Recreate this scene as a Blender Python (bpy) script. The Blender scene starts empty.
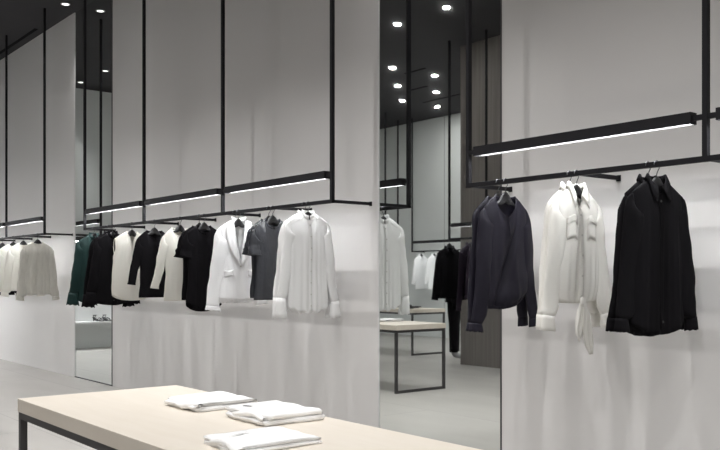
import bpy, bmesh, math, random
from mathutils import Vector, noise, Matrix
R = random.Random(7)
COL = bpy.context.scene.collection
PI = math.pi
sc = bpy.context.scene

# ------------------------------------------------------------------ materials
def mat(name, col, rough=0.6, metal=0.0, spec=0.5, bump=None, var=None, sheen=0.0, alpha=None, trans=0.0, emit=None):
    m = bpy.data.materials.new(name); m.use_nodes = True
    nt = m.node_tree; n = nt.nodes; l = nt.links
    b = n['Principled BSDF']; out = n['Material Output']
    b.inputs['Base Color'].default_value = (*col, 1)
    b.inputs['Roughness'].default_value = rough
    b.inputs['Metallic'].default_value = metal
    b.inputs['Specular IOR Level'].default_value = spec
    if sheen:
        b.inputs['Sheen Weight'].default_value = sheen
        b.inputs['Sheen Roughness'].default_value = 0.4
    tc = n.new('ShaderNodeTexCoord')
    if bump:   # (scale xyz, strength, distance)
        mp = n.new('ShaderNodeMapping'); mp.inputs['Scale'].default_value = bump[0]
        nz = n.new('ShaderNodeTexNoise'); nz.inputs['Scale'].default_value = 1.0; nz.inputs['Detail'].default_value = 3
        bp = n.new('ShaderNodeBump'); bp.inputs['Strength'].default_value = bump[1]; bp.inputs['Distance'].default_value = bump[2]
        l.new(tc.outputs['Object'], mp.inputs[0]); l.new(mp.outputs[0], nz.inputs['Vector'])
        l.new(nz.outputs['Fac'], bp.inputs['Height']); l.new(bp.outputs[0], b.inputs['Normal'])
    if var:    # (scale xyz, colour2)
        mp = n.new('ShaderNodeMapping'); mp.inputs['Scale'].default_value = var[0]
        nz = n.new('ShaderNodeTexNoise'); nz.inputs['Scale'].default_value = 1.0; nz.inputs['Detail'].default_value = 6
        nz.inputs['Roughness'].default_value = 0.6
        rp = n.new('ShaderNodeValToRGB')
        rp.color_ramp.elements[0].position = 0.3; rp.color_ramp.elements[1].position = 0.7
        rp.color_ramp.elements[0].color = (*col, 1); rp.color_ramp.elements[1].color = (*var[1], 1)
        l.new(tc.outputs['Object'], mp.inputs[0]); l.new(mp.outputs[0], nz.inputs['Vector'])
        l.new(nz.outputs['Fac'], rp.inputs[0]); l.new(rp.outputs[0], b.inputs['Base Color'])
    last = b.outputs[0]
    if trans:
        t = n.new('ShaderNodeBsdfTranslucent'); t.inputs[0].default_value = (*col, 1)
        mx = n.new('ShaderNodeMixShader'); mx.inputs[0].default_value = trans
        l.new(last, mx.inputs[1]); l.new(t.outputs[0], mx.inputs[2]); last = mx.outputs[0]
    if alpha is not None:
        t = n.new('ShaderNodeBsdfTransparent')
        mx = n.new('ShaderNodeMixShader'); mx.inputs[0].default_value = alpha
        l.new(t.outputs[0], mx.inputs[1]); l.new(last, mx.inputs[2]); last = mx.outputs[0]
    l.new(last, out.inputs[0])
    if emit:
        b.inputs['Emission Color'].default_value = (*emit[0], 1)
        b.inputs['Emission Strength'].default_value = emit[1]
    return m

CL = ((14, 14, 3.5), 0.35, 0.015)     # long vertical cloth wrinkles
M = {
 'wall': mat('wall_paint', (.71, .695, .688), .42, spec=.35, var=((.5, .5, .5), (.695, .683, .677))),
 'wallfar': mat('wall_paint_far', (.68, .70, .695), .5, spec=.3),
 'ceil': mat('ceiling_paint', (.040, .039, .043), .8, spec=.2, var=((.6, .6, .6), (.045, .044, .048))),
 'metal': mat('blackened_steel', (.010, .0095, .012), .6, spec=.25, bump=((60, 60, 60), .08, .002)),
 'slot': mat('ceiling_slot', (.008, .008, .009), .9, spec=.1),
 'bar': mat('light_housing', (.013, .0125, .015), .6, spec=.25, bump=((60, 60, 60), .08, .002)),
 'led': mat('led_diffuser', (.9, .9, .9), .5, emit=((.97, .99, 1), 50.0)),
 'refl': mat('reflector_grey', (.09, .09, .09), .6),
 'lens': mat('downlight_lens', (.9, .9, .9), .5, emit=((1, .98, .95), 2.2)),
 'ring': mat('downlight_trim', (.75, .75, .75), .5),
 'hanger': mat('hanger_black', (.018, .018, .02), .45),
 'hook': mat('hook_steel', (.12, .12, .13), .35, metal=.9),
 'mirror': mat('mirror_glass', (.80, .825, .81), .015, metal=1.0),
 'trim': mat('mirror_trim', (.05, .05, .052), .5),
 'top': mat('pale_maple', (.79, .73, .645), .40, spec=.4, var=((3, 22, 22), (.755, .69, .60)), bump=((8, 80, 80), .04, .002)),
 'legs': mat('table_steel', (.045, .042, .044), .45, spec=.5),
 'white': mat('white_cotton', (.90, .90, .91), .8, bump=CL),
 'sheer': mat('sheer_white_silk', (.92, .92, .92), .7, bump=CL, alpha=.93, trans=.05),
 'ivory': mat('ivory_silk', (.92, .905, .86), .6, bump=CL, alpha=.93, trans=.05),
 'cream': mat('cream_knit', (.82, .80, .735), .85, bump=((90, 90, 90), .25, .004), trans=.1),
 'creamsheer': mat('cream_lace', (.80, .78, .72), .8, sheen=.2, bump=((40, 40, 14), .8, .01), alpha=.85, trans=.2, var=((30, 30, 7), (.66, .64, .59))),
 'black': mat('black_crepe', (.0045, .004, .0052), .9, spec=.12, bump=CL),
 'blacksheer': mat('black_chiffon', (.012, .011, .014), .7, sheen=.1, bump=CL, alpha=.93),
 'navy': mat('midnight_navy_silk', (.012, .0105, .019), .6, spec=.22, bump=CL),
 'green': mat('deep_green_silk', (.010, .032, .030), .6, spec=.25, bump=CL),
 'char': mat('charcoal_leather', (.028, .030, .037), .27, spec=.6, bump=((9, 9, 5), .8, .03)),
 'plum': mat('plum_crepe', (.017, .010, .020), .7, spec=.25, bump=CL),
 'button': mat('pearl_button', (.62, .61, .58), .3),
 'bbutton': mat('black_button', (.02, .02, .02), .3),
 'label': mat('black_label', (.02, .02, .025), .6),
 'terry': mat('white_terry', (.93, .93, .93), .9, bump=((160, 160, 160), .6, .004)),
 'silver': mat('grey_mannequin', (.30, .30, .31), .4),
 'leather': mat('black_leather', (.015, .015, .018), .35),
 'shelf': mat('shelf_white', (.72, .72, .72), .5),
}

def wood_mat():
    m = bpy.data.materials.new('dark_oak_panel'); m.use_nodes = True
    nt = m.node_tree; n = nt.nodes; l = nt.links; b = n['Principled BSDF']
    tc = n.new('ShaderNodeTexCoord'); mp = n.new('ShaderNodeMapping'); mp.inputs['Scale'].default_value = (14, 14, .5)
    nz = n.new('ShaderNodeTexNoise'); nz.inputs['Scale'].default_value = 1.6; nz.inputs['Detail'].default_value = 7; nz.inputs['Distortion'].default_value = .4
    rp = n.new('ShaderNodeValToRGB')
    rp.color_ramp.elements[0].position = .3; rp.color_ramp.elements[0].color = (.15, .136, .125, 1)
    rp.color_ramp.elements[1].position = .75; rp.color_ramp.elements[1].color = (.225, .205, .19, 1)
    l.new(tc.outputs['Object'], mp.inputs[0]); l.new(mp.outputs[0], nz.inputs['Vector']); l.new(nz.outputs['Fac'], rp.inputs[0])
    l.new(rp.outputs[0], b.inputs['Base Color']); b.inputs['Roughness'].default_value = .55
    return m
M['wood'] = wood_mat()

def floor_mat():
    m = bpy.data.materials.new('pale_stone_floor'); m.use_nodes = True
    nt = m.node_tree; n = nt.nodes; l = nt.links; b = n['Principled BSDF']
    tc = n.new('ShaderNodeTexCoord')
    br = n.new('ShaderNodeTexBrick'); br.offset = 0.5
    br.inputs['Scale'].default_value = 1.0; br.inputs['Mortar Size'].default_value = .0035
    br.inputs['Mortar Smooth'].default_value = .3
    br.inputs['Brick Width'].default_value = 2.4; br.inputs['Row Height'].default_value = 1.2
    br.inputs['Color1'].default_value = (.40, .385, .365, 1); br.inputs['Color2'].default_value = (.38, .366, .347, 1)
    br.inputs['Mortar'].default_value = (.22, .215, .21, 1)
    mp = n.new('ShaderNodeMapping'); mp.inputs['Scale'].default_value = (.5, 1.6, 1)
    nz = n.new('ShaderNodeTexNoise'); nz.inputs['Scale'].default_value = 2; nz.inputs['Detail'].default_value = 6
    rp = n.new('ShaderNodeValToRGB'); rp.color_ramp.elements[0].position = .3; rp.color_ramp.elements[1].position = .7
    rp.color_ramp.elements[0].color = (.90, .90, .90, 1); rp.color_ramp.elements[1].color = (1, 1, 1, 1)
    mx = n.new('ShaderNodeMixRGB'); mx.blend_type = 'MULTIPLY'; mx.inputs[0].default_value = 1
    l.new(tc.outputs['Object'], br.inputs['Vector']); l.new(tc.outputs['Object'], mp.inputs[0])
    l.new(mp.outputs[0], nz.inputs['Vector']); l.new(nz.outputs['Fac'], rp.inputs[0])
    l.new(br.outputs['Color'], mx.inputs[1]); l.new(rp.outputs[0], mx.inputs[2]); l.new(mx.outputs[0], b.inputs['Base Color'])
    b.inputs['Roughness'].default_value = .42; b.inputs['Specular IOR Level'].default_value = .4
    return m
M['floor'] = floor_mat()

# ------------------------------------------------------------------ helpers
def tag(o, label=None, cat=None, group=None, kind=None):
    if label: o['label'] = label
    if cat: o['category'] = cat
    if group: o['group'] = group
    if kind: o['kind'] = kind
    return o
def empty(name, loc=(0, 0, 0), rz=0.0, label=None, cat=None, group=None):
    o = bpy.data.objects.new(name, None); COL.objects.link(o)
    o.location = loc; o.rotation_euler = (0, 0, rz); o.empty_display_size = .1
    return tag(o, label, cat, group)
def link(name, bm, m, parent=None, smooth=False, solid=0, bevel=0, sub=0):
    me = bpy.data.meshes.new(name); bm.normal_update(); bm.to_mesh(me); bm.free()
    me.materials.append(M[m] if isinstance(m, str) else m)
    if smooth:
        for p in me.polygons: p.use_smooth = True
    o = bpy.data.objects.new(name, me); COL.objects.link(o)
    if parent: o.parent = parent
    if sub:
        s = o.modifiers.new('sub', 'SUBSURF'); s.levels = sub; s.render_levels = sub
    if solid:
        s = o.modifiers.new('solid', 'SOLIDIFY'); s.thickness = solid; s.offset = 0
    if bevel:
        s = o.modifiers.new('bevel', 'BEVEL'); s.width = bevel; s.segments = 2; s.limit_method = 'ANGLE'
    return o
def box(bm, x0, x1, y0, y1, z0, z1):
    v = [bm.verts.new(p) for p in ((x0,y0,z0),(x1,y0,z0),(x1,y1,z0),(x0,y1,z0),(x0,y0,z1),(x1,y0,z1),(x1,y1,z1),(x0,y1,z1))]
    for f in ((0,3,2,1),(4,5,6,7),(0,1,5,4),(1,2,6,5),(2,3,7,6),(3,0,4,7)): bm.faces.new([v[i] for i in f])
    return bm
def bx(*a): return box(bmesh.new(), *a)
def tube(bm, pts, r, n=8, caps=True):
    pts = [Vector(p) for p in pts]; rings = []
    rad = r if isinstance(r, (list, tuple)) else [r]*len(pts)
    up = Vector((0, 0, 1)); prev = None
    for i, p in enumerate(pts):
        t = (pts[min(i+1, len(pts)-1)] - pts[max(i-1, 0)]).normalized()
        if prev is None:
            a = t.cross(up if abs(t.z) < .9 else Vector((0, 1, 0))).normalized()
        else:
            a = (prev - t*prev.dot(t)).normalized()
        prev = a; b = t.cross(a)
        rings.append([bm.verts.new(p + (a*math.cos(k*2*PI/n) + b*math.sin(k*2*PI/n))*rad[i]) for k in range(n)])
    for i in range(len(rings)-1):
        for k in range(n):
            bm.faces.new([rings[i][k], rings[i][(k+1)%n], rings[i+1][(k+1)%n], rings[i+1][k]])
    if caps: bm.faces.new(rings[0][::-1]); bm.faces.new(rings[-1])
    return bm
def gridmesh(rows, closed=False, bm=None):
    bm = bm or bmesh.new()
    vs = [[bm.verts.new(p) for p in r] for r in rows]
    for i in range(len(vs)-1):
        n = len(vs[i])
        for k in range(n if closed else n-1):
            bm.faces.new([vs[i][k], vs[i][(k+1)%n], vs[i+1][(k+1)%n], vs[i+1][k]])
    return bm
def disc(bm, c, r, h, n=20, axis='z'):
    c = Vector(c); a, b = [], []
    for k in range(n):
        t = 2*PI*k/n
        d = Vector((math.cos(t)*r, math.sin(t)*r, 0)) if axis == 'z' else Vector((math.cos(t)*r, 0, math.sin(t)*r))
        e = Vector((0, 0, h)) if axis == 'z' else Vector((0, h, 0))
        a.append(bm.verts.new(c+d)); b.append(bm.verts.new(c+d+e))
    bm.faces.new(a[::-1]); bm.faces.new(b)
    for k in range(n): bm.faces.new([a[k], a[(k+1)%n], b[(k+1)%n], b[k]])
    return bm

# ------------------------------------------------------------------ the room
# x runs along the display wall (camera looks towards -x), y towards the display wall, z up.
H = 4.554; WY = 4.0; XL = -15.0; XR = 4.5; YB = -4.5
ST = dict(kind='structure')
tag(link('floor', bx(XL-.2, XR+.2, YB-.2, WY+.2, -.1, 0), 'floor'), 'pale stone floor with fine joints', **ST)
tag(link('ceiling', bx(XL-.2, XR+.2, YB-.2, WY+.2, H, H+.1), 'ceil'), 'near-black painted ceiling', **ST)
MIR = [(-10.73, -9.54), (-4.807, -3.62)]
edges = [XL, MIR[0][0], MIR[0][1], MIR[1][0], MIR[1][1], XR]
for i in (0, 2, 4):
    tag(link('wall_back', bx(edges[i], edges[i+1], WY, WY+.12, 0, H), 'wall'), 'tall off-white display wall panel', **ST)
for (a, b) in MIR:
    tag(link('wall_back', bx(a, b, WY+.05, WY+.12, 0, H), 'trim'), 'backing behind the mirror', **ST)
tag(link('wall_left', bx(XL-.12, XL, YB, WY, 0, H), 'wallfar'), 'pale end wall', **ST)
tag(link('wall_right', bx(XR, XR+.12, YB, WY, 0, H), 'wallfar'), 'pale end wall behind the viewer', **ST)
bm = bx(XL, XR, YB-.12, YB, 0, H)
tag(link('wall_front', bm, 'wallfar'), 'pale wall opposite the display wall', **ST)
k = 0
for x in (-12.9, -11.4, -9.9, -8.4):   # fine upright joints of the opposite wall
    tag(link('trim_%d' % (k+1), bx(x-.004, x+.004, YB, YB+.002, 0, H), 'trim'), 'fine upright panel joint', **ST); k += 1

for i, (a, b) in enumerate(MIR):
    side = ('narrow full-height mirror between the far left rack and the long middle rack',
            'tall full-height mirror between the middle rack and the right rack, showing the dark ceiling')[i]
    m = empty('wall_mirror', ((a+b)/2, WY, 0), 0, side, 'mirror')
    g = link('glass', bx(a-(a+b)/2+.002, b-(a+b)/2-.002, .008, .02, .004, H-.004), 'mirror', m)
    w = (b-a)/2
    link('edge_trim', bx(w-(.032 if i == 0 else .014), w-.001, -.001, .03, .0, H-.002), 'trim', m)
    link('edge_trim', bx(-w+.001, -w+.006, .002, .03, .0, H-.002), 'ring', m)
    link('bottom_trim', bx(-w+.007, w-(.033 if i == 0 else .015), .001, .03, .0, .012), 'trim', m)

# dark timber partition, seen only in the right mirror
tag(link('wall_partition', bx(-8.86, -2.0, -1.15, -.9, 0, H), 'wood'), 'dark grey-brown timber partition wall', **ST)

# ceiling slots
def slot(x0, x1, y0, y1, label):
    tag(link('ceiling_slot', bx(x0, x1, y0, y1, H-.006, H+.002), 'slot'), label, 'ceiling slot')
slot(-14.9, -11.75, 3.84, 3.885, 'long thin black slot in the ceiling beside the wall at far left')
slot(-12.14, -9.3, -3.23, -3.19, 'long thin black ceiling slot seen in the tall right mirror')
slot(-10.60, -10.12, -1.40, -1.36, 'short black ceiling slot in the mirror, nearer of the two')
slot(-11.56, -11.05, -2.31, -2.27, 'short black ceiling slot in the mirror, farther of the two')

# ------------------------------------------------------------------ downlights
def spot(x, y, power, tx, ty, size=62, r=.035, blend=.6, col=(1, .985, .97)):
    d = bpy.data.lights.new('downlight_beam', 'SPOT'); d.energy = power; d.spot_size = math.radians(size)
    d.spot_blend = blend; d.shadow_soft_size = r; d.color = col
    o = bpy.data.objects.new('downlight_beam', d); COL.objects.link(o)
    return o, d
lamp_src = None
def downlight(x, y, power, label, group=None, aim=(0, 0), size=62, blend=.6, r=.006):
    global lamp_src
    o = empty('ceiling_downlight', (x, y, H), 0, label, 'ceiling light', group)
    if lamp_src is None:
        bm = bmesh.new(); n = 24
        rows = []
        for rr, z in ((.055, 0), (.055, -.006), (.042, -.006), (.040, -.001)):
            rows.append([(rr*math.cos(2*PI*k/n), rr*math.sin(2*PI*k/n), z) for k in range(n)])
        gridmesh(rows, True, bm); a = link('trim_ring', bm, 'ring', o)
        b = link('lens', disc(bmesh.new(), (0, 0, -.004), .040, .002, 24), 'lens', o)
        lamp_src = (a, b)
    else:
        for s in lamp_src:
            c = s.copy(); COL.objects.link(c); c.parent = o
    if power:
        if size > 150:      # wide flood lamps: a flat lens-sized disc
            d = bpy.data.lights.new('downlight_beam', 'AREA'); d.shape = 'DISK'; d.size = .074; d.energy = power; d.color = (1, .985, .97)
            l = bpy.data.objects.new('downlight_beam', d); COL.objects.link(l)
        else:
            l, d = spot(x, y, power, 0, 0, size, r, blend)
        l.parent = o; l.location = (0, 0, -.007)
        v = Vector((aim[0]-x, aim[1]-y, -H)) if aim != (0, 0) else Vector((0, 0, -1))
        l.rotation_euler = v.to_track_quat('-Z', 'Y').to_euler()
    return o
P1 = 165
row = [-14.5 + 1.05*k for k in range(15)]
for k, x in enumerate(row):
    if k > 13: continue
    vis = {0: 'round ceiling downlight in the narrow left mirror, the farther one',
           1: 'round ceiling downlight in the narrow left mirror, the nearer one'}
    p = P1*(.62 if k < 5 else .85 if k < 7 else 1.0)*(1.0 if x < -3.6 else .7 if x < -2.4 else .4)
    downlight(x, 2.5, p, vis.get(k, 'round ceiling downlight in the row in front of the display wall, above the frame'),
              None if k < 2 else 'row of downlights above the frame', aim=(x, 3.1), size=74, blend=.9, r=.010)
downlight(-10.46, 3.79, 32, 'round ceiling downlight close to the wall at the upper left of the photo', aim=(-10.46, 3.82), size=70, blend=1)
downlight(-4.5, 3.79, 45, 'round ceiling downlight close to the wall above the tall right mirror', aim=(-4.4, 3.82), size=70, blend=1)
for (x, y, lab) in ((-8.58, .54, 'ceiling downlight in the tall right mirror, upper left of the two biggest'),
                    (-7.67, .54, 'ceiling downlight in the tall right mirror, highest and biggest'),
                    (-10.42, -.96, 'ceiling downlight in the mirror, third down its left column'),
                    (-10.39, -1.84, 'ceiling downlight in the mirror, second down its right column'),
                    (-11.34, -1.87, 'ceiling downlight in the mirror, fourth highest on the left'),
                    (-12.24, -2.77, 'ceiling downlight in the mirror, lowest on the left'),
                    (-11.30, -2.74, 'ceiling downlight in the mirror, second lowest on the right'),
                    (-12.25, -3.68, 'ceiling downlight in the mirror, lowest of all on the right')):
    downlight(x, y, 11, lab, size=165)
for (x, y) in ((-9.49, .54), (-6.2, .54), (-4.6, .54), (-3.0, .54), (-1.4, .54), (.5, .54), (-13.6, .54), (-12.2, .54), (-9.0, -2.7), (-6.0, -2.7), (-3.0, -2.7), (-6.0, -3.9), (0, -2.7), (2.2, .54), (2.2, 2.5)):
    if y < 0: p, sz = 50, 160  # unseen lamps added over the back of the room for ambient fill
    elif x > -3.5: p, sz = (150, 140)  # wide beams; lamps farthest right are added to light the garment fronts
    else: p, sz = (250 if x > -6.5 else 90), 80
    downlight(x, y, p, 'unseen ceiling downlight above the frame, for table light and added fill', 'downlights over the tables above the frame', size=sz, blend=.8)

# ------------------------------------------------------------------ racks
RY = 3.65; RZ = 1.78; S = .013
def rack(name_label, posts, brk, y0, wall, x_ext=(0, 0), post_only=(), bars=True, light_y=1.97):
    """posts: x positions; rail runs from first to last; brackets go to the wall."""
    xs = sorted(posts); sgn = 1 if wall > y0 else -1
    o = empty('clothes_rack', (xs[0], y0, 0), 0, name_label, 'clothes rack')
    ox = xs[0]
    for x in xs: link('post', bx(x-ox-S, x-ox+S, -S, S, RZ-S, H-.001), 'metal', o, bevel=.001)
    a, b = xs[0]-S-x_ext[0], xs[-1]+S+x_ext[1]
    link('rail', bx(a-ox, b-ox, -S+.0004, S-.0004, RZ-S, RZ+S), 'metal', o, bevel=.001)
    for x in brk:
        y1 = wall-y0
        ya, yb = (S, y1) if sgn > 0 else (y1, -S)
        link('bracket', bx(x-ox-.009, x-ox+.009, ya, yb, RZ-.011, RZ+.011), 'metal', o)
        link('wall_plate', bx(x-ox-.014, x-ox+.014, yb-.004 if sgn > 0 else ya, yb if sgn > 0 else ya+.004, RZ-.016, RZ+.016), 'metal', o)
    if bars:
        for i in range(len(xs)-1):
            p, q = xs[i]-ox+.06, xs[i+1]-ox-.06
            bm = bx(p, q, -.026, .026, light_y, light_y+.027)
            box(bm, p, q, -.026, -.0235, light_y-.027, light_y); box(bm, p, q, .0235, .026, light_y-.027, light_y)
            box(bm, p, p+.003, -.0235, .0235, light_y-.027, light_y); box(bm, q-.003, q, -.0235, .0235, light_y-.027, light_y)
            lb = link('light_bar', bm, 'bar', o)
            bm = bx(p+.003, q-.003, .021, .0234, light_y-.0262, light_y-.001)
            box(bm, p+.003, q-.003, -.0234, -.021, light_y-.0262, light_y-.001)
            link('reflector', bm, 'refl', lb)
            link('diffuser', bx(p+.02, q-.02, -.0205, .0205, light_y-.004, light_y-.001), 'led', lb)
            link('connector', bx(p-.05, p, -.010, .010, light_y-.012, light_y+.012), 'metal', lb)
            link('connector', bx(q, q+.05, -.010, .010, light_y-.012, light_y+.012), 'metal', lb)
    return o
rack('black steel clothes rack hanging at far left, holding cream tops', [-10.79, -12.32, -13.85],
     [-10.79, -11.58, -12.33, -13.08, -13.84], RY, WY)
rack('long black steel clothes rack in the middle with three light bars', [-4.884, -6.412, -7.945, -9.475],
     [-4.884, -5.63, -6.39, -7.16, -7.91, -8.69, -9.465], RY, WY)
rack('black steel clothes rack at right with one large light bar, holding three pairs', [-3.56, -2.085, -.56],
     [-3.55, -2.786, -2.07, -1.30, -.56], RY, WY)
rack('distant black steel clothes rack by the opposite wall, in the right mirror', [-13.5, -11.97, -10.44],
     [-13.5, -11.97, -10.44], -4.15, YB)
rack('black steel clothes rack in front of the dark timber partition, in the mirror', [-8.74, -8.04, -6.5],
     [-8.04, -6.5], -.56, -.9)
for i, (x, y) in enumerate(((-13.36, -3.3), (-13.86, -4.07))):
    tag(link('ceiling_post', bx(x-S, x+S, y-S, y+S, 1.7, H-.001), 'metal'),
        ('thin black post hanging from ceiling, leftmost in the right mirror', 'thin black ceiling post in the right mirror, beside the thick rack post')[i], 'post')

# ------------------------------------------------------------------ hangers
hsrc = None
def hanger(x, y, rot, label, group, drop=.05):
    global hsrc
    o = empty('clothes_hanger', (x, y, 0), rot, label, 'hanger', group)
    if hsrc is None:
        rows = []; n = 10; N = 30
        for i in range(N+1):
            u = -1 + 2*i/N; x_ = u*.145; au = abs(x_)
            zc = 1.690 - .080*(au/.145)**1.0
            hh = .036*math.exp(-(au/.045)**4) + .0115
            th = .0065
            yo = 0
            rows.append([(x_, yo+th*math.cos(2*PI*k/n), zc + (hh*.8 if math.sin(2*PI*k/n) > 0 else hh*.55)*math.sin(2*PI*k/n)) for k in range(n)])
        bm = gridmesh(rows, True)
        bm.verts.ensure_lookup_table()
        bm.faces.new([bm.verts[k] for k in range(n)][::-1]); bm.faces.new([bm.verts[N*n+k] for k in range(n)])
        a = link('shoulder_bar', bm, 'hanger', o, smooth=True)
        pts = [(0, 0, 1.715), (0, 0, 1.735), (.006, 0, 1.748), (.0165, 0, 1.762)]
        for k in range(9):
            t = -.35 + k*(PI+.45)/8
            pts.append((.0185*math.cos(t), 0, 1.779 + .0185*math.sin(t)))
        b = link('hook', tube(bmesh.new(), pts, .0024, 8), 'hook', o, smooth=True)
        hsrc = (a, b)
    else:
        for s in hsrc:
            c = s.copy(); COL.objects.link(c); c.parent = o
    return o

# ------------------------------------------------------------------ garments
def lerp(tab, v):
    for i in range(len(tab)-1):
        a, b = tab[i], tab[i+1]
        if v <= b[0]:
            t = (v-a[0])/max(1e-6, b[0]-a[0]); t = t*t*(3-2*t)
            return a[1]*(1-t)+b[1]*t
    return tab[-1][1]

class Garment:
    def __init__(s, kind, label, cat, x, m, y=RY, rot=PI/2, group=None, zt=1.70, hem=1.0, ws=.195, drop=.068, nh=.07, nf=.07, nb=.012,
                 width=((0, 1), (.3, .98), (.6, .95), (1, 1.0)), T=.055, folds=.012, nfold=5, hemf=None, seed=1, vneck=False, Tw=None, dmg=0,
                 wrap=0, flare=0.0):
        s.__dict__.update(locals())
        T *= .52; s.T = T; ws *= .86; nh *= .86; folds *= .6; s.ws = ws; s.nh = nh; s.folds = folds
        s.o = empty(kind, (x, y, 0), rot, label, cat, group)
        r = random.Random(seed)
        s.wv = [(r.uniform(.8, 1.6)*(i+1), r.uniform(0, 6.28), r.uniform(-1.5, 1.5), r.uniform(.6, 1.2)/(i+1)**.6) for i in range(nfold)]
        s.r = r
    def top(s, u, sg):
        au = abs(u)*s.ws
        if au < s.nh:
            d = s.nf if sg < 0 else s.nb
            t = au/s.nh
            return s.zt - (d*(1-t) if s.vneck and sg < 0 else d*math.sqrt(max(0, 1-t*t)))
        return s.zt - s.drop*((au-s.nh)/(s.ws-s.nh))**1.15
    def S(s, u, v, sg, off=0.0):
        top = s.top(u, sg); hem = s.hem + (s.hemf(u, sg) if s.hemf else 0)
        z = top + (hem-top)*v
        w = s.ws*lerp(s.width, v)
        x = u*w
        prof = max(0.0, 1-abs(u)**2.6)**.5
        au = abs(u)*s.ws
        rise = min(1, v/.16)**.5
        if au < s.nh:
            k = math.sqrt(max(0, 1-(au/s.nh)**2)); rise = max(rise, .55*k + rise*(1-k))
        th = s.T*(lerp(s.Tw, v) if s.Tw else 1)
        f = 0
        for (q, ph, tl, a) in s.wv: f += a*math.sin(q*u*PI*1.25 + ph + (sg > 0)*1.7 + v*tl)
        f *= s.folds*min(1, v*1.6)/1.6
        if s.wrap and sg < 0:
            c = .55 - 1.15*v
            f -= s.wrap*math.exp(-((u-c)/.16)**2)*min(1, v*3) * (1 if v < .97 else 0)
        nz = noise.noise(Vector((x*7 + s.seed, z*5, sg*3 + s.seed*1.3)))*.007*min(1, v*5)
        y = sg*(th*prof*rise) + sg*(f+nz+off)*prof*(1 if rise > .3 else rise)
        x += .006*noise.noise(Vector((sg*0, z*9+s.seed, u*2)))*abs(u)
        return Vector((x, y, z))
    def body(s, name='bodice', NU=40, NV=40, front=None, solid=.0022):
        bm = bmesh.new()
        for sg in (-1, 1):
            rows = []
            for j in range(NV+1):
                v = (j/NV)**1.25 if j else 0
                rows.append([s.S(-1+2*i/NU, v, sg) for i in range(NU+1)])
            if sg > 0: rows = [r_[::-1] for r_ in rows]
            gridmesh(rows, False, bm)
        bmesh.ops.remove_doubles(bm, verts=bm.verts, dist=.0006)
        b = link(name, bm, s.m, s.o, smooth=True, solid=solid)
        return b
    def patch(s, name, u0, u1, v0, v1, off, m=None, nu=5, nv=5, parent=None, solid=.002, sg=-1):
        rows = [[s.S(u0+(u1-u0)*i/nu, v0+(v1-v0)*j/nv, sg, off) for i in range(nu+1)] for j in range(nv+1)]
        return link(name, gridmesh(rows), m or s.m, parent or s.o, smooth=True, solid=solid)
    def sleeve(s, side, zc, out=.05, r0=.088, r1=.07, r2=.048, th=.55, cuff=None, cuffm=None, fwd=0.0, gather=0, cflare=0, N=26):
        """tube from armhole, round the shoulder, hanging down to zc"""
        zs = s.zt - s.drop; ws = s.ws; n = 24; rows = []
        L = zs - zc
        seed = s.seed*3 + side
        for i in range(N+1):
            t = i/N
            zsh = zs + .000
            if t < .22:
                q = t/.22; al = q*PI*.46
            else:
                q = 1; al = PI*.46
            rr = lerp(((0, r0), (.10, r0*.86), (.22, r1*1.12), (.55, r1), (.93, r2*(1+gather)), (1, r2)), t)
            ty = s.T*lerp(((0, .40), (.22, .9), (.6, th*1.3), (1, th*1.1)), t)
            # the top edge follows a curve from the shoulder seam down the outer arm
            q2 = max(0, (t-.22)/.78)
            if t < .22:
                tx = ws*.93 + .048*math.sin(q*PI*.46); tz = zsh - .085*(1-math.cos(q*PI*.46)) - .012*q
            else:
                tx = ws*.93 + .048 + out*q2; tz = (zsh-.092) - (zsh-.092-zc)*q2
            cx = tx - math.sin(al)*rr; cz = tz - math.cos(al)*rr
            ring = []
            for k in range(n):
                a = 2*PI*k/n
                e1 = math.cos(a)*rr; e2 = math.sin(a)*ty
                wob = 1 + .10*math.sin(3*a + seed + t*4)*min(1, t*3) + .14*noise.noise(Vector((math.cos(a)*1.6, math.sin(a)*1.6+seed, t*8)))
                # in-plane axis turns from up (z) to outward (x)
                ax = Vector((math.sin(al), 0, math.cos(al)))
                p = Vector((cx, 0, cz)) + ax*e1*wob + Vector((0, e2*wob - fwd*t*t - .008*math.sin(t*7+seed)*t, 0))
                p.x += .006*math.sin(t*9+seed)*t
                ring.append(Vector((p.x*side, p.y, p.z)))
            rows.append(ring)
        sl = link('sleeve', gridmesh(rows, True), s.m, s.o, smooth=True, solid=.002)
        if cuff:
            last = rows[-1]; c = sum(last, Vector())/n; cr = []
            for j in range(5):
                q = j/4; g = 1.04 + cflare*q
                cr.append([Vector((c.x+(p.x-c.x)*g*(1+.05*cflare*math.sin(k*1.6)*q), c.y+(p.y-c.y)*g, c.z+(p.z-c.z)-cuff*q+.004 + .012*cflare*q*math.sin(k*1.9+seed))) for k, p in enumerate(last)])
            link('cuff', gridmesh(cr, True), cuffm or s.m, sl, smooth=True, solid=.003)
        return sl
    def neckpt(s, a, lift=0, grow=0):
        """a: 0 front centre .. PI back .. 2PI front"""
        x = math.sin(a)*s.nh*(1+grow); u = max(-1, min(1, x/s.ws)); sg = -1 if math.cos(a) > 0 else 1
        uu = max(-s.nh/s.ws*.999, min(s.nh/s.ws*.999, u))
        p = s.S(uu, 0, sg)
        y = -math.cos(a)*s.T*.55*(1+grow)
        return Vector((x, y*1.0, p.z + lift))
    def band(s, name='collar', h=.03, gap=.12, grow=-.08, m=None, thick=.003):
        N = 36; rows = [[], [], []]
        for i in range(N+1):
            a = gap + (2*PI-2*gap)*i/N
            rows[0].append(s.neckpt(a, -.004, .02)); rows[1].append(s.neckpt(a, h*.5, .0)); rows[2].append(s.neckpt(a, h, grow))
        return link(name, gridmesh(rows), m or s.m, s.o, smooth=True, solid=thick)
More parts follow.
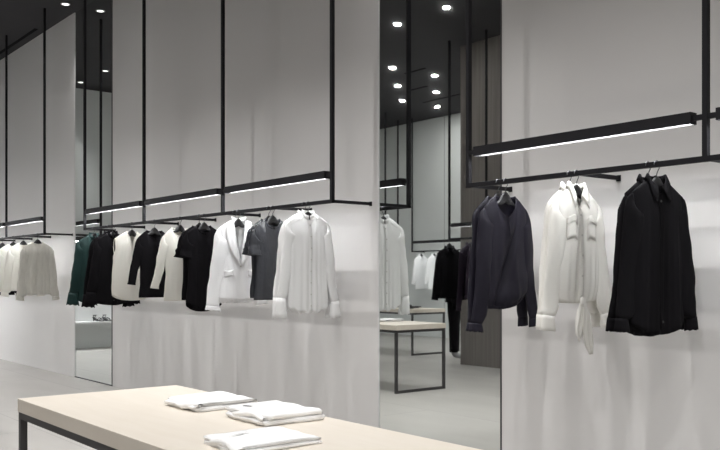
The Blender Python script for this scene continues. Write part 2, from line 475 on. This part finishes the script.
    def collar(s, h=.028, leaf=.04, point=.055, gap=.10):
        N = 40; rows = [[] for _ in range(6)]
        for i in range(N+1):
            a = gap + (2*PI-2*gap)*i/N
            fr = max(0, math.cos(a))**3
            ll = leaf + point*fr*.55
            b0 = s.neckpt(a, -.003, .02); b1 = s.neckpt(a, h*.6, -.04); b2 = s.neckpt(a, h, -.05)
            o1 = s.neckpt(a, h+.002, .06); o2 = s.neckpt(a, h-ll*.5, .22); o3 = s.neckpt(a, h-ll, .34)
            o2.y -= .014*fr; o3.y -= .022*fr; sx = 1 if math.sin(a) > 0 else -1
            o2.x += sx*.012*fr; o3.x += sx*.032*fr
            # shoulders hold the leaf up at the sides
            side = abs(math.sin(a))**4
            o2.z += .010*side; o3.z += .022*side
            for r_, p in zip(rows, (b0, b1, b2, o1, o2, o3)): r_.append(p)
        return link('collar', gridmesh(rows), s.m, s.o, smooth=True, solid=.0022)
    def placket(s, w=.014, m=None, buttons=7, bm_='button', v0=.02, v1=.985):
        p = s.patch('placket', -w/s.ws, w/s.ws, v0, v1, .004, m, 3, 30, solid=.002)
        for i in range(buttons):
            v = v0+.04 + (v1-v0-.1)*i/max(1, buttons-1)
            c = s.S(0, v, -1, .0075)
            b = bmesh.new(); disc(b, (c.x, c.y-.002, c.z), .0055, .003, 12, 'y')
            link('button', b, bm_, p)
        return p
    def neck_label(s, m='label'):
        a = s.S(0, 0, 1)
        bm = bx(-.022, .022, a.y-.006, a.y-.0035, a.z-.030, a.z-.012)
        return tag(link('neck_label', bm, m, s.o), 'small woven neck label')

G = Garment
def tail(u, sg, d=.045, p=2.0): return -d*(1-abs(u)**p)      # shirt-tail hem, longer at the centre
rot0 = PI/2

# ---- right rack : pair of black shirts, pair of ivory tie blouses, pair of navy draped blouses
def black_shirt(x, lab, seed, rot, front):
    g = G('button_up_shirt', lab, 'shirt', x, 'black' if front else 'black', zt=1.705, hem=1.035, ws=.205, nf=.06, T=.062, folds=.016,
          width=((0, 1), (.3, .98), (.6, 1.0), (1, 1.06)), hemf=lambda u, sg: tail(u, sg, .055) - (.012 if sg > 0 else 0), seed=seed, rot=rot, group=None)
    g.body(); g.sleeve(1, 1.055, .075, r0=.092, r1=.054, r2=.031, gather=.8, cuff=.06, cflare=.25)
    g.sleeve(-1, 1.06, .065, r0=.092, r1=.056, r2=.033, gather=.8, cuff=.06, cflare=.25)
    g.collar(.03, .045, .06, gap=.16); g.placket(.016, buttons=2, bm_='bbutton', v1=.97)
    hanger(x, RY, rot, 'black hanger inside the ' + ('front' if front else 'rear') + ' black shirt at right', 'hangers of the right rack')
    return g
def ivory_blouse(x, lab, seed, rot, front):
    g = G('tie_front_blouse', lab, 'blouse', x, 'ivory', zt=1.705, hem=1.135, ws=.19, nf=.10, T=.06, folds=.012, vneck=True,
          width=((0, 1), (.3, 1.0), (.7, 1.04), (.9, 1.0), (1, .90)), hemf=lambda u, sg: -.02*(1-u*u), seed=seed, rot=rot,
          Tw=((0, 1), (.8, 1.1), (1, .7)))
    g.body()
    g.sleeve(1, 1.065, .085, r0=.088, r1=.054, r2=.042, gather=.35, cuff=.075, cflare=.1)
    g.sleeve(-1, 1.06, .06, r0=.088, r1=.058, r2=.042, gather=.35, cuff=.075, cflare=.1)
    g.collar(.03, .05, .07, gap=.34); g.placket(.013, buttons=5, v0=.04)
    if front:
        for sx in (-1, 1):
            a, b = (.27, .70) if sx > 0 else (-.70, -.27)
            p = g.patch('pocket', a, b, .24, .43, .006)
            g.patch('pocket_flap', a-.01, b+.01, .23, .29, .010, parent=p)
    if front:
        zb = 1.125
        kn = bmesh.new(); bmesh.ops.create_icosphere(kn, subdivisions=2, radius=.020, matrix=Matrix.Translation((-.005, -.042, zb)) @ Matrix.Diagonal((.9, .6, 1.3, 1)))
        link('tie_knot', kn, g.m, g.o, smooth=True)
        for (dx, ln, sw, yo) in ((-.03, .19, .01, -.040), (.012, .262, .035, -.050)):
            rows = []
            for i in range(21):
                t = i/20; w = .010 + .022*math.sin(min(1, t*1.15)*PI*.62)
                if t > .82: w *= (1-t)/.18*.9 + .1
                cx = dx*.3 + dx*t + sw*t*t; z = zb - ln*t
                rows.append([(cx + w*(k/8-.5)*2, yo - .009*math.sin(k*1.5+dx*80+t*3)*min(1, t*4), z - .02*t*abs(k/8-.5)) for k in range(9)])
            link('tie_end', gridmesh(rows), g.m, g.o, smooth=True, solid=.002)
    hanger(x, RY, rot, 'black hanger inside the ' + ('front' if front else 'rear') + ' ivory blouse', 'hangers of the right rack')
def navy_blouse(x, lab, seed, rot, front):
    g = G('draped_blouse', lab, 'blouse', x, 'navy', zt=1.698, hem=1.115, ws=.20, nf=.115, nh=.098, T=.062, folds=.010,
          width=((0, 1), (.3, .98), (.75, 1.02), (.93, .98), (1, .86)), hemf=lambda u, sg: -.035*(1-u*u)+.03*u, seed=seed, rot=rot,
          Tw=((0, 1), (.6, 1.0), (.9, 1.45), (1, .8)), wrap=.030)
    g.body(); g.sleeve(1, 1.02, .055, r0=.085, r1=.048, r2=.034, gather=.15, cuff=.05, cflare=.05)
    g.sleeve(-1, 1.0, .05, r0=.085, r1=.055, r2=.036, gather=.5, cuff=.045, cflare=.3)
    g.band('neck_binding', .008, gap=0.0, grow=.0)
    g.patch('hem_band', -.98, .98, .975, 1.0, .004, nu=30)
    # keyhole strip down the front
    g.patch('keyhole_edge', -.03, .03, .02, .22, .004, nu=2)
    hanger(x, RY, rot, 'black hanger inside the ' + ('front' if front else 'rear') + ' navy blouse', 'hangers of the right rack')
black_shirt(-2.333, 'black button-up shirt at far right, the front one of the pair', 11, rot0-.13, True)
black_shirt(-2.380, 'black shirt tucked just behind the front black shirt at far right', 12, rot0-.05, False)
ivory_blouse(-2.794, 'ivory tie-front blouse with two chest pockets, front of its pair', 21, rot0-.03, True)
ivory_blouse(-2.840, 'ivory blouse mostly hidden behind the tie-front ivory blouse', 22, rot0+.02, False)
navy_blouse(-3.277, 'midnight navy draped long-sleeved blouse, front of its pair, on right rack', 31, rot0, True)
navy_blouse(-3.332, 'midnight navy blouse just behind the front navy draped blouse', 32, rot0+.03, False)

# ---- middle rack
def hg(x, rot, what):
    hanger(x, RY, rot, 'black hanger holding the ' + what, 'hangers of the middle rack')
def sheer_blouse(x, lab, seed, rot, what, det=True):
    g = G('band_collar_blouse', lab, 'blouse', x, 'sheer', zt=1.715, hem=1.03, ws=.205, nf=.05, nh=.065, T=.055, folds=.012,
          width=((0, 1), (.3, .96), (.6, .97), (1, 1.0)), hemf=lambda u, sg: tail(u, sg, .04) + .006*math.sin(u*14), seed=seed, rot=rot)
    g.body(); g.sleeve(1, 1.07, .06, r0=.085, r1=.048, r2=.034, gather=.1, cuff=.12, cflare=.3)
    g.sleeve(-1, 1.10, .055, r0=.085, r1=.048, r2=.034, gather=.2, cuff=.145, cflare=.3)
    g.band('collar', .03, gap=.10); g.placket(.012, buttons=8 if det else 0)
    if det:
        for sx in (-1, 1):
            p = g.patch('yoke_seam', sx*.35, sx*.98, .045, .06, .002)
    hg(x, rot, what)
sheer_blouse(-5.176, 'white sheer band-collar blouse at the right end of middle rack', 41, rot0, 'white band-collar blouse, front of its pair')
sheer_blouse(-5.228, 'white sheer blouse directly behind the front band-collar blouse', 42, rot0+.02, 'rear white band-collar blouse', False)

def tee(x, lab, seed, m, what, hem, ws=.195, tailh=.0, T=.05, wh=1.0, zt=1.69, sl=.2, nf=.07, nh=.082):
    g = G('t_shirt', lab, 't-shirt', x, m, zt=zt, hem=hem, ws=ws, nf=nf, nh=nh, T=T, folds=.009,
          width=((0, 1), (.3, .93), (.6, .90), (1, wh)), hemf=(lambda u, sg: tail(u, sg, tailh, 2.5) - (.03 if sg > 0 and tailh else 0)) if tailh else None, seed=seed, rot=rot0)
    g.body(); zs = zt-g.drop
    for sd in (-1, 1): g.sleeve(sd, zs-sl, .025, r0=.085, r1=.070, r2=.064, th=.7, N=16)
    g.band('neck_rib', .014, gap=0.0, grow=-.04); g.neck_label()
    hg(x, rot0, what)
tee(-5.648, 'charcoal leather-look t-shirt between white blazer and white blouse', 51, 'char', 'charcoal t-shirt, front of its pair', 1.075)
tee(-5.705, 'dark t-shirt directly behind the charcoal leather-look t-shirt', 52, 'char', 'rear dark t-shirt behind the charcoal one', 1.09)
tee(-6.736, 'black short-sleeved t-shirt with long curved hem, left of the blazer', 53, 'black', 'black curved-hem t-shirt, front of its pair', 1.035, tailh=.055, ws=.20)
tee(-6.822, 'black t-shirt directly behind the curved-hem black t-shirt', 54, 'black', 'rear black t-shirt behind the curved-hem one', 1.05, ws=.20)

# blazer
def blazer(x):
    rot = rot0
    g = G('blazer', 'white open-collar blazer with lapels on middle rack', 'blazer', x, 'white', zt=1.71, hem=1.075, ws=.215, nf=.36, nh=.075, T=.06, folds=.006,
          vneck=True, width=((0, 1), (.3, .97), (.55, .90), (1, 1.06)), hemf=lambda u, sg: -.01*(1-u*u), seed=61, rot=rot)
    g.body(solid=.004)
    g.sleeve(1, 1.03, .06, r0=.095, r1=.060, r2=.052); g.sleeve(-1, 1.02, .075, r0=.095, r1=.064, r2=.055, cuff=.035, cflare=.15)
    for sx in (-1, 1):   # lapels follow the open front
        rows = []
        for j in range(15):
            t = j/14; uin = g.nh/g.ws*(1-t)*.98; zin = g.zt - g.nf*t
            w = .02 + .075*math.sin(PI*min(1, .12 + t*.95))**.8 * (1 if t > .14 else .72)
            if t > .97: w = .012
            rr = []
            for q in range(5):
                xx = uin*g.ws + w*q/4
                p = g.S(min(.98, xx/g.ws), max(.0, min(1, (g.top(xx/g.ws, -1)-zin)/(g.top(xx/g.ws, -1)-g.hem))), -1, .008)
                zz = zin - .010*q/4
                rr.append((xx*sx, min(p.y, -.02)-.006, zz))
            rows.append(rr)
        link('lapel', gridmesh(rows), 'white', g.o, smooth=True, solid=.003)
        g.patch('pocket_flap', sx*.38, sx*.86, .62, .70, .008, solid=.003)
    g.band('collar', .032, gap=.75, grow=.06, thick=.004)
    c = g.S(0, .04, -1, .012); b = bmesh.new(); disc(b, (0, c.y-.004, g.zt-g.nf-.012), .009, .004, 14, 'y'); link('button', b, 'button', g.o)
    g.neck_label()
    hg(x, rot, 'white blazer')
blazer(-6.155)
# white top behind the blazer, scalloped hem
g = G('tank_blouse', 'white top behind the blazer showing only its scalloped hem', 'top', -6.219, 'white', zt=1.69, hem=1.045, ws=.185, nf=.06, T=.05,
      width=((0, 1), (.5, 1), (1, 1.12)), hemf=lambda u, sg: .010*math.cos(u*22), seed=62, rot=rot0)
g.body(); g.band('neck_binding', .008, gap=0.0, grow=0); hg(-6.219, rot0, 'white scalloped top behind the blazer')

# long / three-quarter sleeved knits
def knit(kind, x, lab, m, what, hem, cuffz, seed, ws=.19, nf=.08, nh=.095, mid=.88, cat='sweater', out=.075, rotd=0):
    g = G(kind, lab, cat, x, m, zt=1.69, hem=hem, ws=ws, nf=nf, nh=nh, T=.048, folds=.007,
          width=((0, 1), (.3, .93), (.6, mid), (1, .97)), seed=seed, rot=rot0+rotd)
    g.body()
    g.sleeve(-1, cuffz, out, r0=.075, r1=.043, r2=.036, cuff=.012); g.sleeve(1, cuffz, out, r0=.08, r1=.056, r2=.045, cuff=.012)
    g.band('neck_rib', .010, gap=0.0, grow=0); hg(x, rot0+rotd, what)
knit('scoop_neck_sweater', -7.186, 'cream three-quarter-sleeved knit top between two black tops', 'cream', 'cream three-quarter-sleeved top', 1.035, 1.16, 71, cat='sweater')
knit('scoop_neck_sweater', -7.715, 'black scoop-neck sweater with three-quarter sleeves between two cream tops', 'black', 'black scoop-neck sweater', 1.055, 1.19, 72, cat='sweater')
# sleeveless cream blouse
g = G('sleeveless_blouse', 'cream sleeveless round-hem blouse on the middle rack', 'blouse', -8.227, 'cream', zt=1.70, hem=1.07, ws=.205, nf=.12, nh=.07, vneck=True, T=.065, folds=.012,
      width=((0, 1), (.18, .97), (.35, 1.12), (.7, 1.18), (1, 1.2)), hemf=lambda u, sg: tail(u, sg, .055, 2.5), seed=73, rot=rot0)
g.body()
for sx in (-1, 1):
    zs = g.zt-g.drop
    rows = []
    for i in range(13):
        a = PI*2*i/12
        rows.append([(sx*(g.ws*.985+.003*q), math.cos(a)*(.03+.002*q), zs-.085+math.sin(a)*.085) for q in (0, 1, 2)])
    link('armhole_binding', gridmesh(rows), 'cream', g.o, smooth=True, solid=.002)
g.band('neck_binding', .012, gap=0.0, grow=0); hg(-8.227, rot0, 'cream sleeveless blouse')

def dark_blouse(x, lab, m, what, seed, cuffz=.985, hem=1.0, rotd=0, collar='band'):
    g = G('long_sleeved_blouse', lab, 'blouse', x, m, zt=1.705, hem=hem, ws=.20, nf=.05, nh=.065, T=.055, folds=.012,
          width=((0, 1), (.3, .97), (.6, 1.0), (1, 1.05)), hemf=lambda u, sg: tail(u, sg, .045), seed=seed, rot=rot0+rotd)
    g.body()
    for sd in (-1, 1): g.sleeve(sd, cuffz+.11, .065, r0=.086, r1=.054, r2=.046, gather=.15, cuff=.13, cflare=.45)
    g.band('collar', .035 if collar == 'band' else .012, gap=.12); g.placket(.013, buttons=5, bm_='bbutton')
    hg(x, rot0+rotd, what)
dark_blouse(-8.706, 'black long-sleeved blouse left of cream sleeveless blouse', 'black', 'black long-sleeved blouse, front of its pair', 81)
dark_blouse(-8.805, 'black blouse just behind the front long-sleeved black blouse', 'black', 'rear black long-sleeved blouse', 82, cuffz=.96)
dark_blouse(-9.215, 'deep green high-neck long-sleeved blouse at left end of middle rack', 'green', 'deep green blouse', 83, cuffz=.97)

# ---- far left rack
def cream_top(x, lab, m, what, seed, hem=1.03, cuffz=.96):
    g = G('pullover', lab, 'top', x, m, zt=1.685, hem=hem, ws=.205, nf=.03, nh=.085, T=.055, folds=.010,
          width=((0, 1), (.3, .97), (.8, 1.0), (1, .93)), seed=seed, rot=rot0)
    g.body()
    for sd in (-1, 1): g.sleeve(sd, cuffz+.05, .055, r0=.086, r1=.054, r2=.042, gather=.5, cuff=.05, cflare=.1)
    g.band('neck_binding', .010, gap=0.0, grow=0)
    g.patch('hem_band', -.99, .99, .93, 1.0, .006, nu=30)
    hanger(x, RY, rot0, 'black hanger holding the ' + what, 'hangers of the far left rack')
cream_top(-11.04, 'cream textured long-sleeved top, nearest on the far left rack', 'creamsheer', 'nearest cream top at far left', 91)
cream_top(-11.60, 'plain cream long-sleeved top, second from the right on far left rack', 'cream', 'second cream top at far left', 92, 1.07, 1.0)
cream_top(-12.02, 'cream long-sleeved top, third from the right on far left rack', 'cream', 'third cream top at far left', 93, 1.07, 1.0)
cream_top(-12.50, 'black long-sleeved top at the left edge of the photo', 'black', 'black top at the left edge', 94, 1.0, .98)
cream_top(-13.0, 'cream long-sleeved top at the left edge, behind the black top', 'cream', 'cream top behind the black top', 95, 1.07, 1.0)

# ---- garments seen in the mirror
def far_garment(kind, x, y, m, lab, cat, seed, rot, hem=1.03, cuffz=.98, hw='', zt=1.70):
    g = G(kind, lab, cat, x, m, y=y, zt=zt, hem=hem, ws=.20, nf=.06, nh=.07, T=.065, folds=.012, seed=seed, rot=rot)
    g.body(NU=24, NV=24)
    for sd in (-1, 1): g.sleeve(sd, cuffz+.05, .06, r0=.088, r1=.055, r2=.042, gather=.2, cuff=.05, cflare=.1)
    g.collar(.03, .045, .05, gap=.2)
    hanger(x, y, rot, 'black hanger holding the ' + hw, 'hangers of the mirrored racks')
far_garment('shirt', -13.22, -4.15, 'white', 'white shirt on the distant rack in the mirror, the left one', 'shirt', 101, PI/2, 1.0, 1.1, 'left white shirt in the mirror')
far_garment('shirt', -12.83, -4.15, 'white', 'white shirt on the distant rack in the mirror, the right one', 'shirt', 102, PI/2, 1.0, 1.1, 'right white shirt in the mirror')
far_garment('jacket', -8.74, -.56, 'black', 'black jacket in the mirror, hanging left of the plum blouse', 'jacket', 103, PI/2+.35, .95, .93, 'black jacket in the mirror', 1.66)
far_garment('blouse', -8.35, -.56, 'plum', 'plum long-sleeved blouse in the mirror beside the black jacket', 'blouse', 104, PI/2-.1, 1.02, .80, 'plum blouse in the mirror')
far_garment('blouse', -8.20, -.56, 'plum', 'second plum blouse in the mirror, partly behind the navy blouse', 'blouse', 105, PI/2-.1, 1.0, .96, 'second plum blouse in the mirror')

# mannequin in black behind the jacket (only sleeve, leg and foot show in the mirror)
mq = empty('mannequin', (-9.58, -1.50, 0), .9, 'headless grey mannequin in black coat and trousers, seen in the mirror', 'mannequin')
me = bpy.data.meshes.new('body')
J = [((0, 0, .95), .115), ((0, 0, 1.12), .10), ((0, 0, 1.32), .12), ((0, 0, 1.43), .085), ((0, 0, 1.50), .045), ((0, 0, 1.56), .045),
     ((.09, 0, .88), .085), ((.10, -.01, .50), .055), ((.10, .02, .10), .036), ((.10, -.02, .045), .034), ((.10, -.16, .025), .026),
     ((-.09, 0, .88), .085), ((-.10, -.01, .50), .055), ((-.10, .02, .10), .036), ((-.10, -.02, .045), .034), ((-.10, -.16, .025), .026),
     ((.17, 0, 1.41), .05), ((.22, .01, 1.14), .038), ((.23, -.03, .90), .027), ((.23, -.05, .80), .028),
     ((-.17, 0, 1.41), .05), ((-.22, .01, 1.14), .038), ((-.23, -.03, .90), .027), ((-.23, -.05, .80), .028)]
E = [(0, 1), (1, 2), (2, 3), (3, 4), (4, 5), (0, 6), (6, 7), (7, 8), (8, 9), (9, 10), (0, 11), (11, 12), (12, 13), (13, 14), (14, 15),
     (3, 16), (16, 17), (17, 18), (18, 19), (3, 20), (20, 21), (21, 22), (22, 23)]
me.from_pydata([j[0] for j in J], E, []); bo = bpy.data.objects.new('body', me); COL.objects.link(bo); bo.parent = mq
md = bo.modifiers.new('skin', 'SKIN'); md.use_smooth_shade = True
for i, sv in enumerate(me.skin_vertices[0].data): sv.radius = (J[i][1], J[i][1]*.8); sv.use_root = (i == 0)
bo.modifiers.new('sub', 'SUBSURF').levels = 1; me.materials.append(M['silver'])
for sd in (-1, 1):
    rows = []
    for i in range(17):
        t = i/16; z = 1.0 - .90*t; r_ = lerp(((0, .115), (.25, .10), (.6, .075), (1, .068)), t)
        rows.append([(sd*.095 + math.cos(a*PI/8)*r_*(1+.05*math.sin(a*2+t*9)), .005+math.sin(a*PI/8)*r_*.95, z) for a in range(16)])
    link('trouser_leg', gridmesh(rows, True), 'black', mq, smooth=True, solid=.003)
rows = []
for i in range(21):
    t = i/20; z = 1.52 - .66*t; r_ = lerp(((0, .055), (.08, .10), (.2, .195), (.5, .165), (1, .215)), t)
    rows.append([(math.cos(a*PI/12)*r_*(1+.03*math.sin(a*3+t*5)), math.sin(a*PI/12)*r_*.68, z) for a in range(24)])
link('coat', gridmesh(rows, True), 'black', mq, smooth=True, solid=.004)
for sd in (-1, 1):
    link('coat_sleeve', tube(bmesh.new(), [(sd*.16, 0, 1.43), (sd*.205, 0, 1.34), (sd*.23, .01, 1.14), (sd*.245, -.02, .95), (sd*.245, -.05, .80)], [.065, .068, .062, .056, .055], 16, False), 'black', mq, smooth=True, solid=.003)

# ------------------------------------------------------------------ tables
TZ = .734
def table(x0, x1, y0, y1, label):
    o = empty('display_table', ((x0+x1)/2, (y0+y1)/2, 0), 0, label, 'table')
    a, b = (x1-x0)/2, (y1-y0)/2
    link('tabletop', bx(-a, a, -b, b, TZ-.056, TZ), 'top', o, bevel=.002)
    zt = TZ-.0565; t = .028; i = .004
    A, B = a-i, b-i
    for sy in (-1, 1):
        link('side_rail', bx(-A+t, A-t, sy*B - (t if sy > 0 else 0), sy*B + (0 if sy > 0 else t), zt-t, zt), 'legs', o)
    for sx in (-1, 1):
        xa, xb = (A-t, A) if sx > 0 else (-A, -A+t)
        link('end_rail', bx(xa, xb, -B+t, B-t, zt-t, zt), 'legs', o)
        link('foot_bar', bx(xa, xb, -B+t, B-t, 0, t), 'legs', o)
        for sy in (-1, 1):
            ya, yb = (B-t, B) if sy > 0 else (-B, -B+t)
            link('leg', bx(xa, xb, ya, yb, 0, zt), 'legs', o)
    return o
table(-3.80, -1.35, 1.171, 1.911, 'pale wood display table in the foreground on a black steel frame')
table(-9.48, -7.03, 1.171, 1.911, 'pale wood display table seen in the mirror, the nearer one')
table(-12.7, -10.28, -1.98, -1.25, 'pale wood display table in the mirror, the farther one')

# folded clothes
def folded(x, y, sx, sy, h, rot, label, seed, m='terry', layers=4, lab=False, axis=0, kind='folded_sweater', flap=.25, z0=TZ):
    o = empty(kind, (x, y, z0), rot, label, 'folded clothes')
    t = h/layers; prof = []
    a = sx/2
    rr = random.Random(seed)
    for i in range(layers):      # serpentine fold
        z = t*(i+.5); e0 = rr.uniform(-.012, .012); e1 = rr.uniform(-.012, .012)
        xs = [-a+e0 + (2*a-e0+e1)*k/12 for k in range(13)]
        if i % 2: xs = xs[::-1]
        prof += [(x_, z) for x_ in xs]
        if i < layers-1:
            d = 1 if i % 2 == 0 else -1
            prof += [(xs[-1] + d*t*.5*math.sin(PI*q), z + t*q) for q in (.25, .5, .75)]
    rows = []; NY = 22
    for j in range(NY+1):
        v = j/NY; yy = -sy/2 + sy*v; r_ = []
        end = min(1, min(v, 1-v)*10)
        for (px, pz) in prof:
            n1 = noise.noise(Vector((px*9+seed, yy*9, pz*20))); n2 = noise.noise(Vector((px*18, yy*5+seed, pz*3+5)))
            lyr = pz/h
            zz = pz*(.80+.20*math.sqrt(end)) + lyr*(n1*.006)
            yo = (.5-v)*.0 + n2*.012 + .016*math.sin(pz/t*2.1+seed)*(v-.5)*2*.6
            r_.append((px + .010*n1 + .012*noise.noise(Vector((yy*7, pz*30, seed))), yy+yo, max(t*.42, zz)))
        rows.append(r_)
    b = link('folded_body', gridmesh(rows), m, o, smooth=True, solid=t*.92)
    # sleeve end and cuff peeping out at one side
    rows = []
    for i in range(9):
        u = i/8; r_ = []
        for k in range(9):
            w = k/8
            r_.append((-a - .035 + .11*u, -sy*.42 + sy*flap*2.2*w + .008*math.sin(u*5+seed), .008 + .008*math.sin(PI*w) + .014*u + .003*math.sin(w*9+u*3)))
        rows.append(r_)
    s_ = link('sleeve', gridmesh(rows), m, o, smooth=True, solid=.007)
    if flap > .2:
        rows = []     # the loosely folded upper edge, a soft roll along the near side
        n = 12
        for i in range(17):
            u = i/16; cx = -a+.05 + (2*a-.04)*u; r_ = []
            rad = .011*(.7+.5*math.sin(PI*u)) * (1+.2*math.sin(u*9+seed))
            for k in range(n):
                an = 2*PI*k/n; r_.append((cx, -sy/2+.006 + .006*math.sin(u*6+seed) + math.cos(an)*rad*1.7, h*.62 + .006*math.sin(u*5+seed) + math.sin(an)*rad))
            rows.append(r_)
        link('rolled_edge', gridmesh(rows, True), m, o, smooth=True)
    if lab:
        bm = bx(-.018, .018, -.006, .006, 0, .0015)
        bmesh.ops.transform(bm, matrix=Matrix.Translation((-a+.085, -sy*.36, h+.0045)) @ Matrix.Rotation(.5, 4, 'Z'), verts=bm.verts)
        tag(link('neck_label', bm, 'label', o), 'small black neck label')
    return o
folded(-3.095, 1.715, .235, .27, .036, 0.02, 'folded white top at the back of the foreground table', 3)
folded(-2.68, 1.735, .25, .235, .044, 0.0, 'folded white textured top with black neck label, middle of the three', 5, lab=True)
folded(-2.30, 1.445, .22, .28, .026, -.02, 'folded white top nearest the camera at the bottom of the photo', 12)
folded(-7.75, 1.42, .26, .26, .03, 0.0, 'folded white top on the nearer mirrored table', 9)
folded(-8.6, 1.5, .26, .26, .03, 0.0, 'folded white top on the nearer mirrored table, hidden part', 10) if False else None

# coiled belt on the farther mirrored table
bo = empty('coiled_belt', (-10.62, -1.50, TZ), 0, 'black coiled leather belt with a knot on the farther mirrored table', 'belt')
pts = []
for i in range(60):
    t = i/59*2*PI*2.3; r_ = .07+.018*t/5
    pts.append((math.cos(t)*r_*1.3, math.sin(t)*r_*1.9, .010+.022*(i/59)))
link('strap', tube(bmesh.new(), pts, .010, 8), 'leather', bo, smooth=True)
bm = bmesh.new(); bmesh.ops.create_icosphere(bm, subdivisions=2, radius=.038, matrix=Matrix.Translation((.02, .02, .04)) @ Matrix.Diagonal((1.3, 1.1, .8, 1)))
link('knot', bm, 'leather', bo, smooth=True)

# ------------------------------------------------------------------ shelf and sandals at the end wall (seen in the left mirror)
sh = empty('wall_shelf', (XL, 1.5, 0), 0, 'long white shelf low on the end wall, seen in the narrow mirror', 'shelf')
link('board', bx(0, .36, -2.3, 2.3, .44, .475), 'shelf', sh, bevel=.002)
link('back_panel', bx(0, .012, -2.3, 2.3, .475, 1.9), 'shelf', sh)
lb = link('light_bar', bx(.02, .36, -2.3, 2.3, 1.87, 1.91), 'bar', sh)  # added light bar, hidden behind the garments, to brighten the shelf wall
link('diffuser', bx(.06, .16, -2.25, 2.25, 1.868, 1.8705), 'led', lb)
def sandal(x, y, rz, lab):
    o = empty('heeled_sandal', (x, y, .475), rz, lab, 'shoe', 'pair of sandals on the shelf')
    rows = []
    for i in range(13):
        t = i/12; yy = -.12+.24*t; w = .028+.014*math.sin(PI*(t*.9+.1)); z = .006 + .06*max(0, (t-.45)/.55)**1.3
        rows.append([(-w, yy, z), (0, yy, z-.003), (w, yy, z)])
    link('sole', gridmesh(rows), 'leather', o, smooth=True, solid=.008)
    link('heel', tube(bmesh.new(), [(0, .105, .0), (0, .105, .06)], [.008, .016], 10), 'leather', o, smooth=True)
    for (yy, zz, r_) in ((-.07, .006, .036), (-.03, .01, .040), (.085, .055, .034)):
        link('strap', tube(bmesh.new(), [(r_*math.cos(a*PI/10), yy, zz + (r_+.012)*math.sin(a*PI/10)) for a in range(11)], .0055, 6), 'leather', o, smooth=True)
    link('ankle_strap', tube(bmesh.new(), [(.034*math.cos(a*PI/8), .075+.036*math.sin(a*PI/8), .105) for a in range(17)], .005, 6), 'leather', o, smooth=True)
sandal(-14.80, 2.08, 1.2, 'black strappy heeled sandal on the white shelf, the left one of its pair')
sandal(-14.78, 1.93, 1.45, 'black strappy heeled sandal on the white shelf, the right one of its pair')

# ------------------------------------------------------------------ world, camera
w = bpy.data.worlds.new('World'); sc.world = w; w.use_nodes = True
w.node_tree.nodes['Background'].inputs[0].default_value = (.5, .5, .52, 1); w.node_tree.nodes['Background'].inputs[1].default_value = .0
cd = bpy.data.cameras.new('Camera'); cam = bpy.data.objects.new('Camera', cd); COL.objects.link(cam)
cam.location = (0, 0, 1.25); cam.rotation_euler = (PI/2, 0, math.radians(51.4))
cd.sensor_width = 36; cd.lens = 871/720*36; cd.shift_y = 52/720; cd.clip_start = .05
sc.camera = cam
vs = sc.view_settings; vs.view_transform = 'Standard'; vs.look = 'None'; vs.gamma = 1; vs.use_curve_mapping = False; vs.exposure = 0.15
sc.cycles.max_bounces = 8; sc.cycles.transparent_max_bounces = 16; sc.cycles.glossy_bounces = 5; sc.cycles.diffuse_bounces = 4
sc.cycles.sample_clamp_indirect = 6; sc.cycles.use_denoising = True
